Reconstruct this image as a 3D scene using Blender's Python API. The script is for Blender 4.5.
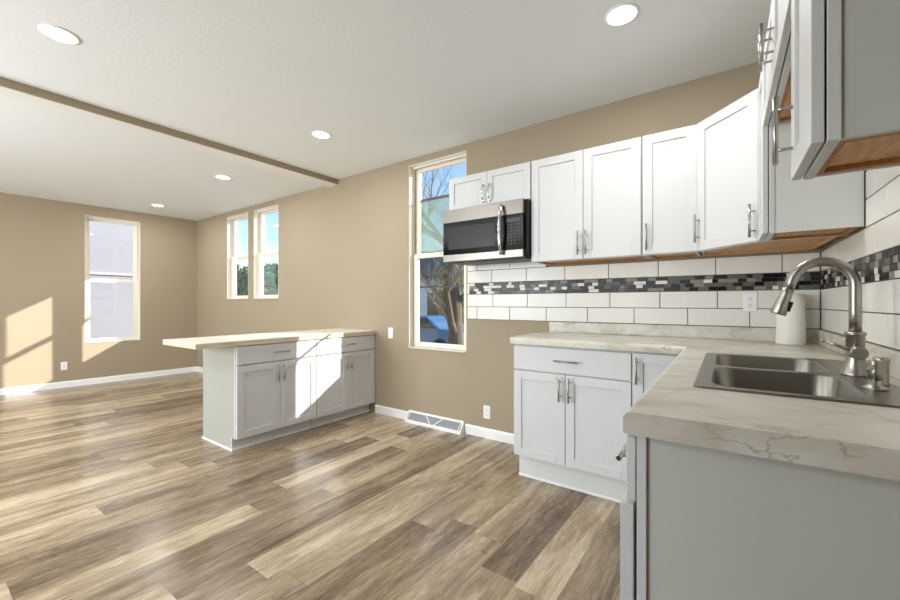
import bpy, bmesh, math, random
from math import sin, cos, pi, radians
from mathutils import Matrix, Vector
for o in list(bpy.data.objects): bpy.data.objects.remove(o)
scene = bpy.context.scene
COL = scene.collection

# ------------------------------------------------------------------ camera, sky, sun, exposure
CAM_H = 1.22
cam_d = bpy.data.cameras.new('camera'); cam = bpy.data.objects.new('camera', cam_d); COL.objects.link(cam)
cam.location = (0, 0, CAM_H); cam.rotation_euler = (radians(90), 0, math.asin(.5887))
cam_d.sensor_width = 36; cam_d.lens = 402 / 900 * 36; cam_d.shift_y = 2.7 / 900; cam_d.clip_start = .02
scene.camera = cam

SUN_DIR = Vector((-1, -.93, -.585)).normalized()      # the way the sunlight travels
world = bpy.data.worlds.new('sky'); scene.world = world; world.use_nodes = True
wn = world.node_tree.nodes; wl = world.node_tree.links
sky = wn.new('ShaderNodeTexSky'); sky.sky_type = 'NISHITA'; sky.sun_disc = False
sky.sun_elevation = math.asin(-SUN_DIR.z)
sky.sun_rotation = math.atan2(-SUN_DIR.x, -SUN_DIR.y)
sky.air_density = 1.0; sky.dust_density = .3; sky.ozone_density = 2.5
bg = wn['Background']; bg.inputs['Strength'].default_value = .27
wl.new(sky.outputs['Color'], bg.inputs['Color'])

sun_d = bpy.data.lights.new('sun', 'SUN'); sun_d.energy = 8; sun_d.angle = radians(.6); sun_d.color = (1, .96, .90)
sun = bpy.data.objects.new('sun', sun_d); COL.objects.link(sun)
sun.rotation_euler = SUN_DIR.to_track_quat('-Z', 'Y').to_euler(); sun.location = (4, 4, 5)

def fill_light(loc, rot, sx, sz, power, color=(.88, .94, 1)):
    d = bpy.data.lights.new('window_daylight', 'AREA'); d.shape = 'RECTANGLE'; d.size = sx; d.size_y = sz
    d.energy = power; d.color = color
    o = bpy.data.objects.new('window_daylight', d); COL.objects.link(o); o.location = loc; o.rotation_euler = rot
    return o
# fill lamps added behind the camera, set at two unseen windows
fill_light((-2.0, -2.92, 1.5), (radians(112), 0, 0), 1.6, 1.4, 50)
fill_light((-4.6, -2.92, 1.5), (radians(112), 0, 0), 1.6, 1.4, 190)
LAMP_POWER = 10.5

vs = scene.view_settings
vs.view_transform = 'Standard'; vs.look = 'None'; vs.gamma = 1; vs.use_curve_mapping = False
vs.exposure = 0.17

# ------------------------------------------------------------------ materials
def lin(c):
    return tuple((x / 255 / 12.92) if x / 255 <= .04045 else ((x / 255 + .055) / 1.055) ** 2.4 for x in c) + (1,)
def mat(name, rgb, rough=.5, metal=0, spec=.5, coat=0, bump=None, var=None, aniso=0):
    m = bpy.data.materials.new(name); m.use_nodes = True; nt = m.node_tree; b = nt.nodes['Principled BSDF']
    b.inputs['Base Color'].default_value = lin(rgb); b.inputs['Roughness'].default_value = rough
    b.inputs['Metallic'].default_value = metal; b.inputs['Specular IOR Level'].default_value = spec
    b.inputs['Coat Weight'].default_value = coat
    tc = nt.nodes.new('ShaderNodeTexCoord')
    if var:      # (scale, second colour, low, high)
        n = nt.nodes.new('ShaderNodeTexNoise'); n.inputs['Scale'].default_value = var[0]; n.inputs['Detail'].default_value = 4
        mp = nt.nodes.new('ShaderNodeMapping'); nt.links.new(tc.outputs['Object'], mp.inputs[0]); nt.links.new(mp.outputs[0], n.inputs['Vector'])
        if len(var) > 4: mp.inputs['Scale'].default_value = var[4]
        r = nt.nodes.new('ShaderNodeMapRange'); r.inputs[1].default_value = var[2]; r.inputs[2].default_value = var[3]
        mx = nt.nodes.new('ShaderNodeMix'); mx.data_type = 'RGBA'
        mx.inputs[6].default_value = lin(rgb); mx.inputs[7].default_value = lin(var[1])
        nt.links.new(n.outputs['Fac'], r.inputs[0]); nt.links.new(r.outputs[0], mx.inputs[0]); nt.links.new(mx.outputs[2], b.inputs['Base Color'])
    if bump:     # (scale, strength, distance[, stretch])
        n = nt.nodes.new('ShaderNodeTexNoise'); n.inputs['Scale'].default_value = bump[0]; n.inputs['Detail'].default_value = 3
        mp = nt.nodes.new('ShaderNodeMapping'); nt.links.new(tc.outputs['Object'], mp.inputs[0]); nt.links.new(mp.outputs[0], n.inputs['Vector'])
        if len(bump) > 3: mp.inputs['Scale'].default_value = bump[3]
        bp = nt.nodes.new('ShaderNodeBump'); bp.inputs['Strength'].default_value = bump[1]; bp.inputs['Distance'].default_value = bump[2]
        nt.links.new(n.outputs['Fac'], bp.inputs['Height']); nt.links.new(bp.outputs[0], b.inputs['Normal'])
    return m
def emit(name, rgb, s):
    m = bpy.data.materials.new(name); m.use_nodes = True; nt = m.node_tree; b = nt.nodes['Principled BSDF']
    b.inputs['Base Color'].default_value = lin(rgb); b.inputs['Emission Color'].default_value = lin(rgb); b.inputs['Emission Strength'].default_value = s
    return m

M = {}
M['wall'] = mat('tan_wall_paint', (160, 146, 123), .75, bump=(220, .12, .002))
M['wall_white'] = mat('white_wall_paint', (225, 222, 214), .75)
M['ceiling'] = mat('ceiling_paint', (236, 239, 240), .85, bump=(55, .3, .004))
M['trim'] = mat('white_trim_paint', (240, 240, 238), .4)
M['vinyl'] = mat('white_window_vinyl', (230, 224, 210), .4)
M['cab'] = mat('white_cabinet_paint', (207, 208, 208), .42, bump=(8, .03, .002))
M['cab_side'] = mat('pale_grey_cabinet_side', (194, 196, 189), .5)
M['cab_side_grey'] = mat('unpainted_grey_cabinet_side', (168, 169, 158), .5)  # darker copy of the side colour, shade put into the tone
M['kick'] = mat('pale_toe_kick', (214, 216, 212), .5)
M['raw'] = mat('raw_wood_underside', (216, 172, 122), .55, var=(9, (190, 142, 92), .35, .7, (1, 9, 9)))
M['raw_dark'] = mat('stained_wood_rail', (178, 126, 76), .5, var=(12, (146, 96, 54), .35, .7, (1, 9, 9)))
M['nickel'] = mat('brushed_nickel', (176, 174, 168), .28, 1)
M['steel'] = mat('brushed_stainless_steel', (126, 122, 115), .32, 1, bump=(30, .05, .001, (1, 1, 60)))
M['sink'] = mat('satin_sink_steel', (150, 148, 140), .3, 1, bump=(60, .04, .001, (1, 30, 1)))
M['faucet'] = mat('brushed_faucet_steel', (168, 164, 156), .33, 1)
M['chrome'] = mat('polished_chrome', (215, 215, 215), .1, 1)
M['blackglass'] = mat('black_oven_glass', (10, 10, 10), .1, 0, .35)
M['blackmesh'] = mat('oven_door_mesh', (24, 23, 22), .3, 0, .3)
M['black'] = mat('black_plastic', (18, 18, 18), .4)
M['darkgrey'] = mat('dark_grey_plastic', (60, 60, 60), .5)
M['mark'] = mat('pale_grey_keypad_print', (104, 104, 104), .5)
M['grout'] = mat('grey_grout', (92, 90, 84), .9)
M['tile'] = mat('glossy_white_tile', (228, 226, 220), .3, 0, .4, 0, bump=(20, .05, .003), var=(5, (222, 220, 213), .35, .7))
M['plate'] = mat('white_cover_plate', (240, 240, 240), .35)
M['slot'] = mat('dark_socket_slot', (40, 38, 36), .6)
M['vent'] = mat('vent_louver_metal', (158, 160, 164), .5)
M['paper'] = mat('white_paper_towel', (236, 234, 226), .9, bump=(90, .3, .002))
M['card'] = mat('brown_cardboard_tube', (150, 120, 88), .9)
M['topwood'] = mat('pale_limed_wood_laminate', (232, 227, 218), .35, var=(6, (214, 204, 190), .4, .75, (14, 1, 14)))
M['topedge'] = mat('bare_pinkish_wood_edge', (214, 198, 176), .6, var=(8, (196, 174, 150), .4, .7, (14, 1, 14)))
for nm, c, r in (('black', (12, 12, 11), .15), ('char', (40, 39, 36), .2), ('grey', (96, 95, 88), .25), ('mid', (132, 130, 122), .25), ('pale', (222, 220, 212), .2)):
    M['mos_' + nm] = mat('mosaic_' + nm, c, r + .12, 0, .25)

def floor_material():
    m = bpy.data.materials.new('vinyl_plank_floor'); m.use_nodes = True; nt = m.node_tree; N = nt.nodes; L = nt.links; b = N['Principled BSDF']
    tc = N.new('ShaderNodeTexCoord'); sp = N.new('ShaderNodeSeparateXYZ'); L.new(tc.outputs['Object'], sp.inputs[0])
    def math_(op, a, c=None):
        n = N.new('ShaderNodeMath'); n.operation = op
        for i, v in enumerate((a, c)):
            if v is None: continue
            if isinstance(v, (int, float)): n.inputs[i].default_value = v
            else: L.new(v, n.inputs[i])
        return n.outputs[0]
    W, LEN = .18, 1.22
    xs = math_('DIVIDE', math_('ADD', sp.outputs['X'], 1.338 + 18), W); row = math_('FLOOR', xs); fx = math_('FRACT', xs)
    wn1 = N.new('ShaderNodeTexWhiteNoise'); wn1.noise_dimensions = '1D'; L.new(row, wn1.inputs['W'])
    ys = math_('ADD', math_('DIVIDE', sp.outputs['Y'], LEN), math_('MULTIPLY', wn1.outputs['Value'], 7.3)); idx = math_('FLOOR', ys); fy = math_('FRACT', ys)
    cv = N.new('ShaderNodeCombineXYZ'); L.new(row, cv.inputs[0]); L.new(idx, cv.inputs[1]); cv.inputs[2].default_value = 3.7
    wn2 = N.new('ShaderNodeTexWhiteNoise'); wn2.noise_dimensions = '3D'; L.new(cv.outputs[0], wn2.inputs['Vector'])
    ramp = N.new('ShaderNodeValToRGB'); cr = ramp.color_ramp
    stops = [(0, (88, 73, 58)), (.22, (114, 97, 78)), (.42, (138, 120, 98)), (.6, (156, 138, 113)), (.78, (178, 160, 133)), (1, (200, 184, 157))]
    cr.elements[0].position = 0; cr.elements[0].color = lin(stops[0][1]); cr.elements[1].position = 1; cr.elements[1].color = lin(stops[-1][1])
    for p, c in stops[1:-1]: e = cr.elements.new(p); e.color = lin(c)
    # long streaks inside each plank shift its tone; a fine grain on top
    off = N.new('ShaderNodeVectorMath'); off.operation = 'SCALE'; L.new(wn2.outputs['Color'], off.inputs[0]); off.inputs['Scale'].default_value = 37
    pos = N.new('ShaderNodeVectorMath'); pos.operation = 'ADD'; L.new(tc.outputs['Object'], pos.inputs[0]); L.new(off.outputs[0], pos.inputs[1])
    def noise(scale, st, det=5, rough=.6, dist=0):
        mp = N.new('ShaderNodeMapping'); mp.inputs['Scale'].default_value = st; L.new(pos.outputs[0], mp.inputs[0])
        n = N.new('ShaderNodeTexNoise'); n.inputs['Scale'].default_value = scale; n.inputs['Detail'].default_value = det; n.inputs['Roughness'].default_value = rough
        n.inputs['Distortion'].default_value = dist; L.new(mp.outputs[0], n.inputs['Vector']); return n.outputs['Fac']
    streak = noise(1.6, (7, .8, 1), 4, .6, .6); grain = noise(9, (20, 1.3, 1), 6, .7, .3); knots = noise(7, (2.2, .9, 1), 3, .5, 1.5)
    v = math_('ADD', math_('MULTIPLY', wn2.outputs['Value'], .6), math_('MULTIPLY', math_('SUBTRACT', streak, .5), 1.55))
    v = math_('ADD', v, .235)
    v = math_('ADD', v, math_('MULTIPLY', math_('SUBTRACT', grain, .5), 1.2))
    v = math_('SUBTRACT', v, math_('MULTIPLY', math_('GREATER_THAN', knots, .66), .16))
    L.new(v, ramp.inputs[0])
    # seams
    ex = math_('LESS_THAN', math_('MINIMUM', fx, math_('SUBTRACT', 1, fx)), .008)
    ey = math_('LESS_THAN', math_('MINIMUM', fy, math_('SUBTRACT', 1, fy)), .0012)
    seam = math_('MAXIMUM', ex, ey)
    mx = N.new('ShaderNodeMix'); mx.data_type = 'RGBA'; L.new(math_('MULTIPLY', seam, .45), mx.inputs[0]); L.new(ramp.outputs[0], mx.inputs[6]); mx.inputs[7].default_value = lin((84, 70, 56))
    L.new(mx.outputs[2], b.inputs['Base Color'])
    L.new(math_('ADD', math_('MULTIPLY', grain, .2), .15), b.inputs['Roughness'])
    b.inputs['Specular IOR Level'].default_value = .5
    bp = N.new('ShaderNodeBump'); bp.inputs['Strength'].default_value = .18; bp.inputs['Distance'].default_value = .002
    L.new(math_('SUBTRACT', grain, seam), bp.inputs['Height']); L.new(bp.outputs[0], b.inputs['Normal'])
    return m
M['floor'] = floor_material()

def marble_material():
    m = bpy.data.materials.new('grey_veined_marble_laminate'); m.use_nodes = True; nt = m.node_tree; N = nt.nodes; L = nt.links; b = N['Principled BSDF']
    tc = N.new('ShaderNodeTexCoord')
    mp = N.new('ShaderNodeMapping'); mp.inputs['Scale'].default_value = (1.5, 2.3, 2.3); mp.inputs['Rotation'].default_value = (0, 0, radians(20)); L.new(tc.outputs['Object'], mp.inputs[0])
    n1 = N.new('ShaderNodeTexNoise'); n1.inputs['Scale'].default_value = 3.2; n1.inputs['Detail'].default_value = 8; n1.inputs['Roughness'].default_value = .62; n1.inputs['Distortion'].default_value = .7
    L.new(mp.outputs[0], n1.inputs['Vector'])
    r1 = N.new('ShaderNodeValToRGB'); e = r1.color_ramp.elements
    e[0].position = .32; e[0].color = lin((176, 168, 150)); e[1].position = .66; e[1].color = lin((216, 213, 203))
    x = r1.color_ramp.elements.new(.48); x.color = lin((203, 199, 186))
    L.new(n1.outputs['Fac'], r1.inputs[0])
    n2 = N.new('ShaderNodeTexNoise'); n2.inputs['Scale'].default_value = 2.3; n2.inputs['Detail'].default_value = 6; n2.inputs['Distortion'].default_value = 1.6; L.new(mp.outputs[0], n2.inputs['Vector'])
    a = N.new('ShaderNodeMath'); a.operation = 'SUBTRACT'; L.new(n2.outputs['Fac'], a.inputs[0]); a.inputs[1].default_value = .5
    ab = N.new('ShaderNodeMath'); ab.operation = 'ABSOLUTE'; L.new(a.outputs[0], ab.inputs[0])
    mr = N.new('ShaderNodeMapRange'); mr.inputs[1].default_value = 0; mr.inputs[2].default_value = .016; mr.inputs[3].default_value = .55; mr.inputs[4].default_value = 0; L.new(ab.outputs[0], mr.inputs[0])
    n3 = N.new('ShaderNodeTexNoise'); n3.inputs['Scale'].default_value = 5; L.new(tc.outputs['Object'], n3.inputs['Vector'])
    m3 = N.new('ShaderNodeMapRange'); m3.inputs[1].default_value = .48; m3.inputs[2].default_value = .62; L.new(n3.outputs['Fac'], m3.inputs[0])
    mu = N.new('ShaderNodeMath'); mu.operation = 'MULTIPLY'; L.new(mr.outputs[0], mu.inputs[0]); L.new(m3.outputs[0], mu.inputs[1])
    mx = N.new('ShaderNodeMix'); mx.data_type = 'RGBA'; L.new(mu.outputs[0], mx.inputs[0]); L.new(r1.outputs[0], mx.inputs[6]); mx.inputs[7].default_value = lin((120, 106, 88))
    L.new(mx.outputs[2], b.inputs['Base Color']); b.inputs['Roughness'].default_value = .3
    return m
M['marble'] = marble_material()

def glass_material(name, tint=(1, 1, 1), base=.04):
    m = bpy.data.materials.new(name); m.use_nodes = True; nt = m.node_tree; N = nt.nodes; L = nt.links
    N.remove(N['Principled BSDF']); out = N['Material Output']
    t = N.new('ShaderNodeBsdfTransparent'); t.inputs[0].default_value = tint + (1,)
    g = N.new('ShaderNodeBsdfGlossy'); g.inputs['Roughness'].default_value = .01
    ge = N.new('ShaderNodeNewGeometry'); dt = N.new('ShaderNodeVectorMath'); dt.operation = 'DOT_PRODUCT'
    L.new(ge.outputs['Normal'], dt.inputs[0]); L.new(ge.outputs['Incoming'], dt.inputs[1])
    def mm(op, a, c=None):
        n = N.new('ShaderNodeMath'); n.operation = op
        for i, v in enumerate((a, c)):
            if v is None: continue
            if isinstance(v, (int, float)): n.inputs[i].default_value = v
            else: L.new(v, n.inputs[i])
        return n.outputs[0]
    fr = mm('ADD', mm('MULTIPLY', mm('POWER', mm('SUBTRACT', 1, mm('ABSOLUTE', dt.outputs['Value'])), 5), .9), .03)
    mx = N.new('ShaderNodeMixShader'); L.new(fr, mx.inputs[0]); L.new(t.outputs[0], mx.inputs[1]); L.new(g.outputs[0], mx.inputs[2]); L.new(mx.outputs[0], out.inputs[0])
    return m
M['glass'] = glass_material('clear_window_glass')
def screen_material():
    m = bpy.data.materials.new('teal_tinted_insect_screen'); m.use_nodes = True; nt = m.node_tree; N = nt.nodes; L = nt.links; b = N['Principled BSDF']
    b.inputs['Base Color'].default_value = lin((150, 176, 164)); b.inputs['Roughness'].default_value = .9
    t = N.new('ShaderNodeBsdfTransparent'); mx = N.new('ShaderNodeMixShader'); mx.inputs[0].default_value = .5
    L.new(t.outputs[0], mx.inputs[1]); L.new(b.outputs[0], mx.inputs[2]); L.new(mx.outputs[0], N['Material Output'].inputs[0]); return m
M['screen'] = screen_material()
M['lens'] = emit('lit_downlight_lens', (255, 252, 244), 6)
# outdoors
M['grass'] = mat('dry_winter_lawn', (120, 122, 82), .9, var=(1.6, (150, 138, 100), .35, .65))
M['drive'] = mat('grey_concrete_drive', (176, 176, 174), .9)
M['siding_teal'] = mat('teal_grey_siding', (108, 136, 130), .8)
M['siding_blue'] = mat('blue_grey_siding', (226, 228, 230), .8)
M['siding_white'] = mat('white_siding', (146, 146, 154), .8)  # grey stands in for shade on white siding that the sun strikes
M['porch_white'] = mat('white_porch_paint', (176, 176, 184), .7)  # white trim greyed likewise, shade put into the colour
M['roof'] = mat('dark_grey_shingles', (84, 86, 84), .9, var=(30, (64, 66, 64), .4, .6))
M['bark'] = mat('grey_brown_bark', (98, 86, 74), .95, bump=(12, .8, .03, (1, 1, .3)))
M['bark_pale'] = mat('pale_twig_bark', (140, 132, 122), .95)
M['leaf_dark'] = mat('dark_evergreen_leaves', (92, 118, 96), .8, var=(5, (116, 142, 112), .4, .6))
M['leaf_yellow'] = mat('yellow_green_leaves', (160, 164, 84), .8, var=(5, (126, 138, 62), .4, .6))
M['car'] = mat('blue_car_paint', (70, 110, 150), .25, 0, .5, .6)
M['tyre'] = mat('black_tyre_rubber', (26, 26, 26), .8)
M['winpane'] = mat('dark_house_window', (56, 64, 70), .1)
M['fence'] = mat('weathered_fence_boards', (112, 98, 84), .9)

# ------------------------------------------------------------------ mesh helpers
class MB:
    def __init__(s, xf=None): s.bm = bmesh.new(); s.xf = xf
    def _fin(s, vs_, mi, smooth=False):
        fs = set(f for v in vs_ for f in v.link_faces)
        for f in fs: f.material_index = mi; f.smooth = smooth
        return fs
    def box(s, x0, x1, y0, y1, z0, z1, mi=0, bev=0):
        vs_ = bmesh.ops.create_cube(s.bm, size=1)['verts']
        for v in vs_:
            v.co = Vector(((x0 + x1) / 2 + v.co.x * (x1 - x0), (y0 + y1) / 2 + v.co.y * (y1 - y0), (z0 + z1) / 2 + v.co.z * (z1 - z0)))
        if bev:
            es = list(set(e for v in vs_ for e in v.link_edges))
            r = bmesh.ops.bevel(s.bm, geom=es, offset=bev, segments=1, affect='EDGES', profile=.5)
            for f in r['faces']: f.material_index = mi
            vs_ = list(set(list(r['verts']) + [v for v in vs_ if v.is_valid]))
        s._fin(vs_, mi); return s
    def prism(s, pts, axis, a0, a1, mi=0, smooth=False):
        """pts: 2-D outline in the two remaining axes (cyclic order x,y,z without axis), extruded a0..a1 along axis"""
        def P(p, a):
            return Vector((a, p[0], p[1])) if axis == 'x' else Vector((p[0], a, p[1])) if axis == 'y' else Vector((p[0], p[1], a))
        A = [s.bm.verts.new(P(p, a0)) for p in pts]; B = [s.bm.verts.new(P(p, a1)) for p in pts]
        n = len(pts); fs = [s.bm.faces.new(A), s.bm.faces.new(B)]
        for i in range(n):
            f = s.bm.faces.new((A[i], A[(i + 1) % n], B[(i + 1) % n], B[i])); f.smooth = smooth; fs.append(f)
        for f in fs: f.material_index = mi
        return s
    def tube(s, path, r, seg=12, mi=0, caps=True, smooth=True):
        path = [Vector(p) for p in path]; rr = r if isinstance(r, (list, tuple)) else [r] * len(path)
        rings = []; up = None
        for i, p in enumerate(path):
            d = ((path[min(i + 1, len(path) - 1)] - path[max(i - 1, 0)])).normalized()
            if up is None: up = Vector((0, 0, 1)) if abs(d.z) < .9 else Vector((1, 0, 0))
            a = d.cross(up).normalized(); up = a.cross(d).normalized()
            rings.append([s.bm.verts.new(p + (a * cos(2 * pi * k / seg) + up * sin(2 * pi * k / seg)) * rr[i]) for k in range(seg)])
        for A, B in zip(rings, rings[1:]):
            for k in range(seg):
                f = s.bm.faces.new((A[k], A[(k + 1) % seg], B[(k + 1) % seg], B[k])); f.smooth = smooth; f.material_index = mi
        if caps:
            for R in (rings[0], rings[-1]): f = s.bm.faces.new(R); f.material_index = mi
        return s
    def lathe(s, prof, c, seg=24, mi=0, axis='z', smooth=True):
        """prof: (radius, height) list from bottom to top about an axis through c"""
        rings = []
        for r, h in prof:
            r = max(r, 1e-4); ring = []
            for k in range(seg):
                a = 2 * pi * k / seg; q = (r * cos(a), r * sin(a), h)
                if axis == 'y': q = (q[0], q[2], q[1])
                if axis == 'x': q = (q[2], q[0], q[1])
                ring.append(s.bm.verts.new(Vector(c) + Vector(q)))
            rings.append(ring)
        for A, B in zip(rings, rings[1:]):
            for k in range(seg):
                f = s.bm.faces.new((A[k], A[(k + 1) % seg], B[(k + 1) % seg], B[k])); f.smooth = smooth; f.material_index = mi
        for R in (rings[0], rings[-1]): f = s.bm.faces.new(R); f.material_index = mi
        return s
    def build(s, name, mats, parent=None, bevel=0, weighted=False):
        bm = s.bm
        if s.xf is not None:
            for v in bm.verts: v.co = s.xf(v.co)
        bmesh.ops.recalc_face_normals(bm, faces=bm.faces)
        me = bpy.data.meshes.new(name); bm.to_mesh(me); bm.free()
        for m_ in (mats if isinstance(mats, (list, tuple)) else [mats]): me.materials.append(M[m_] if isinstance(m_, str) else m_)
        o = bpy.data.objects.new(name, me); COL.objects.link(o)
        if parent: o.parent = parent
        if bevel:
            b = o.modifiers.new('bevel', 'BEVEL'); b.width = bevel; b.segments = 2; b.limit_method = 'ANGLE'; b.angle_limit = radians(50)
        return o

def tag(o, label, cat, group=None, kind=None):
    o['label'] = label; o['category'] = cat
    if group: o['group'] = group
    if kind: o['kind'] = kind
    return o
def struct(o, label=None):
    o['kind'] = 'structure'
    if label: o['label'] = label
    return o
def empty(name, loc=(0, 0, 0), rz=0):
    o = bpy.data.objects.new(name, None); COL.objects.link(o); o.location = loc; o.rotation_euler = (0, 0, rz); o.empty_display_size = .1
    return o

# ------------------------------------------------------------------ the room's frame
D = 3.13                               # back wall (windows, microwave) is the plane y = D
PX = .362                              # kitchen corner of back and right wall
dS = Vector((.0279, -.9996, 0)); dN = Vector((-.9996, -.0279, 0))
def C_(co):                            # right-wall frame: x = distance from the corner along the wall, y = distance off the wall
    return Vector((PX, D, 0)) + dS * co.x + dN * co.y + Vector((0, 0, co.z))
RZ_C = math.atan2(dS.y, dS.x)
AX = -7.846
def wall_a_x(v): return AX + .0243 * (v - D)
dA = Vector((.0243, .9997, 0)).normalized(); RZ_A = math.atan2(dA.y, dA.x)
def A_(co):                            # left-wall frame: x = world y, y = distance into the room, z
    return Vector((wall_a_x(co.x) + co.y, co.x, co.z))
VF = -3.0; H1 = 2.71; H2 = 2.674; TH = .16
BEAM = (-4.12, -3.955, 2.644)

# floor
mb = MB(); mb.box(-8.3, .9, VF - .2, D + .2, -.05, 0); struct(mb.build('floor', 'floor'))
# ceilings
mb = MB(); mb.box(BEAM[1] - .02, .9, VF - .2, D + .2, H1, H1 + .1); mb.box(-8.3, BEAM[0] + .02, VF - .2, D + .2, H2, H1 + .1)
struct(mb.build('ceiling', 'ceiling'))
mb = MB(); mb.box(BEAM[0], BEAM[1], VF, D, BEAM[2] + .006, H1 + .02, 0); mb.box(BEAM[0], BEAM[1] - .001, VF, D, BEAM[2], BEAM[2] + .006, 1)
struct(mb.build('trim_1', ['wall', 'trim']), 'low tan ceiling beam with a white underside')

# window openings: (x0, x1, z0, z1)
WB = [(-6.74, -6.07, 1.276, 2.60), (-5.91, -5.245, 1.276, 2.60), (-2.81, -2.09, .752, 2.645)]
WA = (1.63, 2.305, .62, 2.52)
def wall_boxes(mb, a0, a1, y0, y1, z1, openings):
    x = a0
    for o in sorted(openings):
        mb.box(x, o[0], y0, y1, 0, z1)
        mb.box(o[0], o[1], y0, y1, 0, o[2]); mb.box(o[0], o[1], y0, y1, o[3], z1); x = o[1]
    mb.box(x, a1, y0, y1, 0, z1)
mb = MB(); wall_boxes(mb, -8.1, .6, D, D + TH, H1 + .02, WB); struct(mb.build('wall_back', 'wall'))
mb = MB(A_); wall_boxes(mb, VF - .16, D + .02, -TH, 0, H1 + .02, [WA]); struct(mb.build('wall_left', 'wall'))
mb = MB(C_); mb.box(-.02, 6.3, -TH, -.0115, 0, H1 + .02); struct(mb.build('wall_right', 'wall'))
# unseen partition added behind the viewpoint to shade the near cabinet sides
mb = MB(); mb.box(-.85, -.74, VF, -.35, 0, H1 + .01); struct(mb.build('wall_partition', 'wall'))
WF = [(-5.4, -3.8, .75, 2.25), (-2.8, -1.2, .75, 2.25)]  # unseen openings, added to go with the fill lamps
mb = MB(); wall_boxes(mb, -8.1, .9, VF - TH, VF, H1 + .02, WF); struct(mb.build('wall_front', 'wall'))

# baseboards
def base(mb, x0, x1, y0, y1, h=.088):
    mb.box(x0, x1, y0, y1, 0, h - .012); 
    mb.prism([(y0, h - .012), (y1, h - .012), (y1, h), ((y0 + y1) / 2, h)], 'x', x0, x1)
mb = MB(); base(mb, wall_a_x(D) + .014, -3.96, D - .014, D); base(mb, -3.30, -2.80, D - .014, D); base(mb, -2.10, -1.285, D - .014, D)
struct(mb.build('baseboard_back', 'trim'))
mb = MB(A_); mb.box(VF, D - .001, 0, .014, 0, .076); mb.prism([(0, .076), (.014, .076), (.007, .088), (0, .088)], 'x', VF, D - .001)
struct(mb.build('baseboard_left', 'trim'))
mb = MB(); mb.box(wall_a_x(VF) + .014, .5, VF, VF + .014, 0, .088); struct(mb.build('baseboard_front', 'trim'))

# windows: local x along the wall seen from inside, y outwards, z up
def make_window(n, loc, rz, w, z0, z1, mid, label, jamb='vinyl', sash=.058, fixed=False):
    r = empty('window_%d' % n, loc, rz); struct(r, label)
    t = .009; D0 = .001
    mb = MB()
    mb.box(0, t, D0, .15, z0, z1); mb.box(w - t, w, D0, .15, z0, z1); mb.box(t, w - t, D0, .15, z1 - t, z1); mb.box(t, w - t, -.012, .15, z0, z0 + t)
    mb.box(t, t + .006, .045, .06, z0 + t, z1 - t); mb.box(w - t - .006, w - t, .045, .06, z0 + t, z1 - t); mb.box(t, w - t, .045, .06, z1 - t - .02, z1 - t)
    mb.build('window_frame', jamb, r, .002)
    def sash_(name, za, zb, ya):
        a = t + .004; b = w - t - .004; s = sash
        m = MB(); m.box(a, a + s, ya, ya + .03, za, zb); m.box(b - s, b, ya, ya + .03, za, zb); m.box(a + s, b - s, ya, ya + .03, za, za + s * .8); m.box(a + s, b - s, ya, ya + .03, zb - s * .8, zb)
        f = m.build(name, 'vinyl', r, .002)
        g = MB(); g.box(a + s - .004, b - s + .004, ya + .013, ya + .017, za + s * .8 - .004, zb - s * .8 + .004); g.build('pane', 'glass', f)
        return f
    sash_('upper_sash', mid - .018, z1 - t - .003, .095)
    lo = sash_('lower_sash', z0 + t + .003, mid + .022, .062)
    m = MB(); m.box(w / 2 - .025, w / 2 + .025, .05, .062, mid + .006, mid + .02); m.build('sash_lock', 'vinyl', lo, .002)
    return r
make_window(1, (WB[0][0], D, 0), 0, WB[0][1] - WB[0][0], 1.276, 2.60, 1.944, 'narrow white sash window, the left one of the pair high on the back wall')
make_window(2, (WB[1][0], D, 0), 0, WB[1][1] - WB[1][0], 1.276, 2.60, 1.944, 'narrow white sash window, the right one of the pair high on the back wall')
w3 = make_window(3, (WB[2][0], D, 0), 0, WB[2][1] - WB[2][0], .752, 2.645, 1.705, 'tall white sash window beside the microwave')
m = MB(); m.box(.012, .708, .130, .134, 1.72, 2.285); m.build('screen', 'screen', w3)
m = MB(); m.box(.010, .710, .126, .140, 2.285, 2.31); m.box(.010, .710, .126, .140, 1.375, 1.392); m.build('storm_bar', 'darkgrey', w3)
p = A_(Vector((WA[0], 0, 0)))
make_window(4, p, RZ_A, (WA[1] - WA[0]), WA[2], WA[3], 1.56, 'tall white sash window alone on the left wall')
for i, o in enumerate(WF):
    make_window(5 + i, (o[1], VF, 0), pi, o[1] - o[0], o[2], o[3], 1.5, 'wide white sash window in the wall opposite the kitchen')

# ------------------------------------------------------------------ recessed lights
def downlight(u, v, z, label):
    r = empty('recessed_light', (u, v, z)); tag(r, label, 'ceiling light', 'round recessed ceiling lights')
    m = MB()
    # ring
    seg = 40; prof = [(.071, -.0005), (.071, -.006), (.076, -.007), (.087, -.0025), (.087, -.0005)]
    rings = [[m.bm.verts.new((rr * cos(2 * pi * k / seg), rr * sin(2 * pi * k / seg), h)) for k in range(seg)] for rr, h in prof]
    for i in range(len(prof)):
        A = rings[i]; B = rings[(i + 1) % len(prof)]
        for k in range(seg): f = m.bm.faces.new((A[k], A[(k + 1) % seg], B[(k + 1) % seg], B[k])); f.smooth = True
    m.build('trim_ring', 'trim', r)
    m = MB(); m.lathe([(.0705, -.0005), (.0705, -.004)], (0, 0, 0), 40, smooth=False); m.build('lens', 'lens', r)
    d = bpy.data.lights.new('lamp', 'AREA'); d.shape = 'DISK'; d.size = .15; d.energy = LAMP_POWER; d.color = (1, .985, .965)
    l = bpy.data.objects.new('lamp', d); COL.objects.link(l); l.parent = r; l.location = (0, 0, -.012)
downlight(-3.066, .53, H1, 'round recessed ceiling light at the upper left, in front of the beam')
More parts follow.
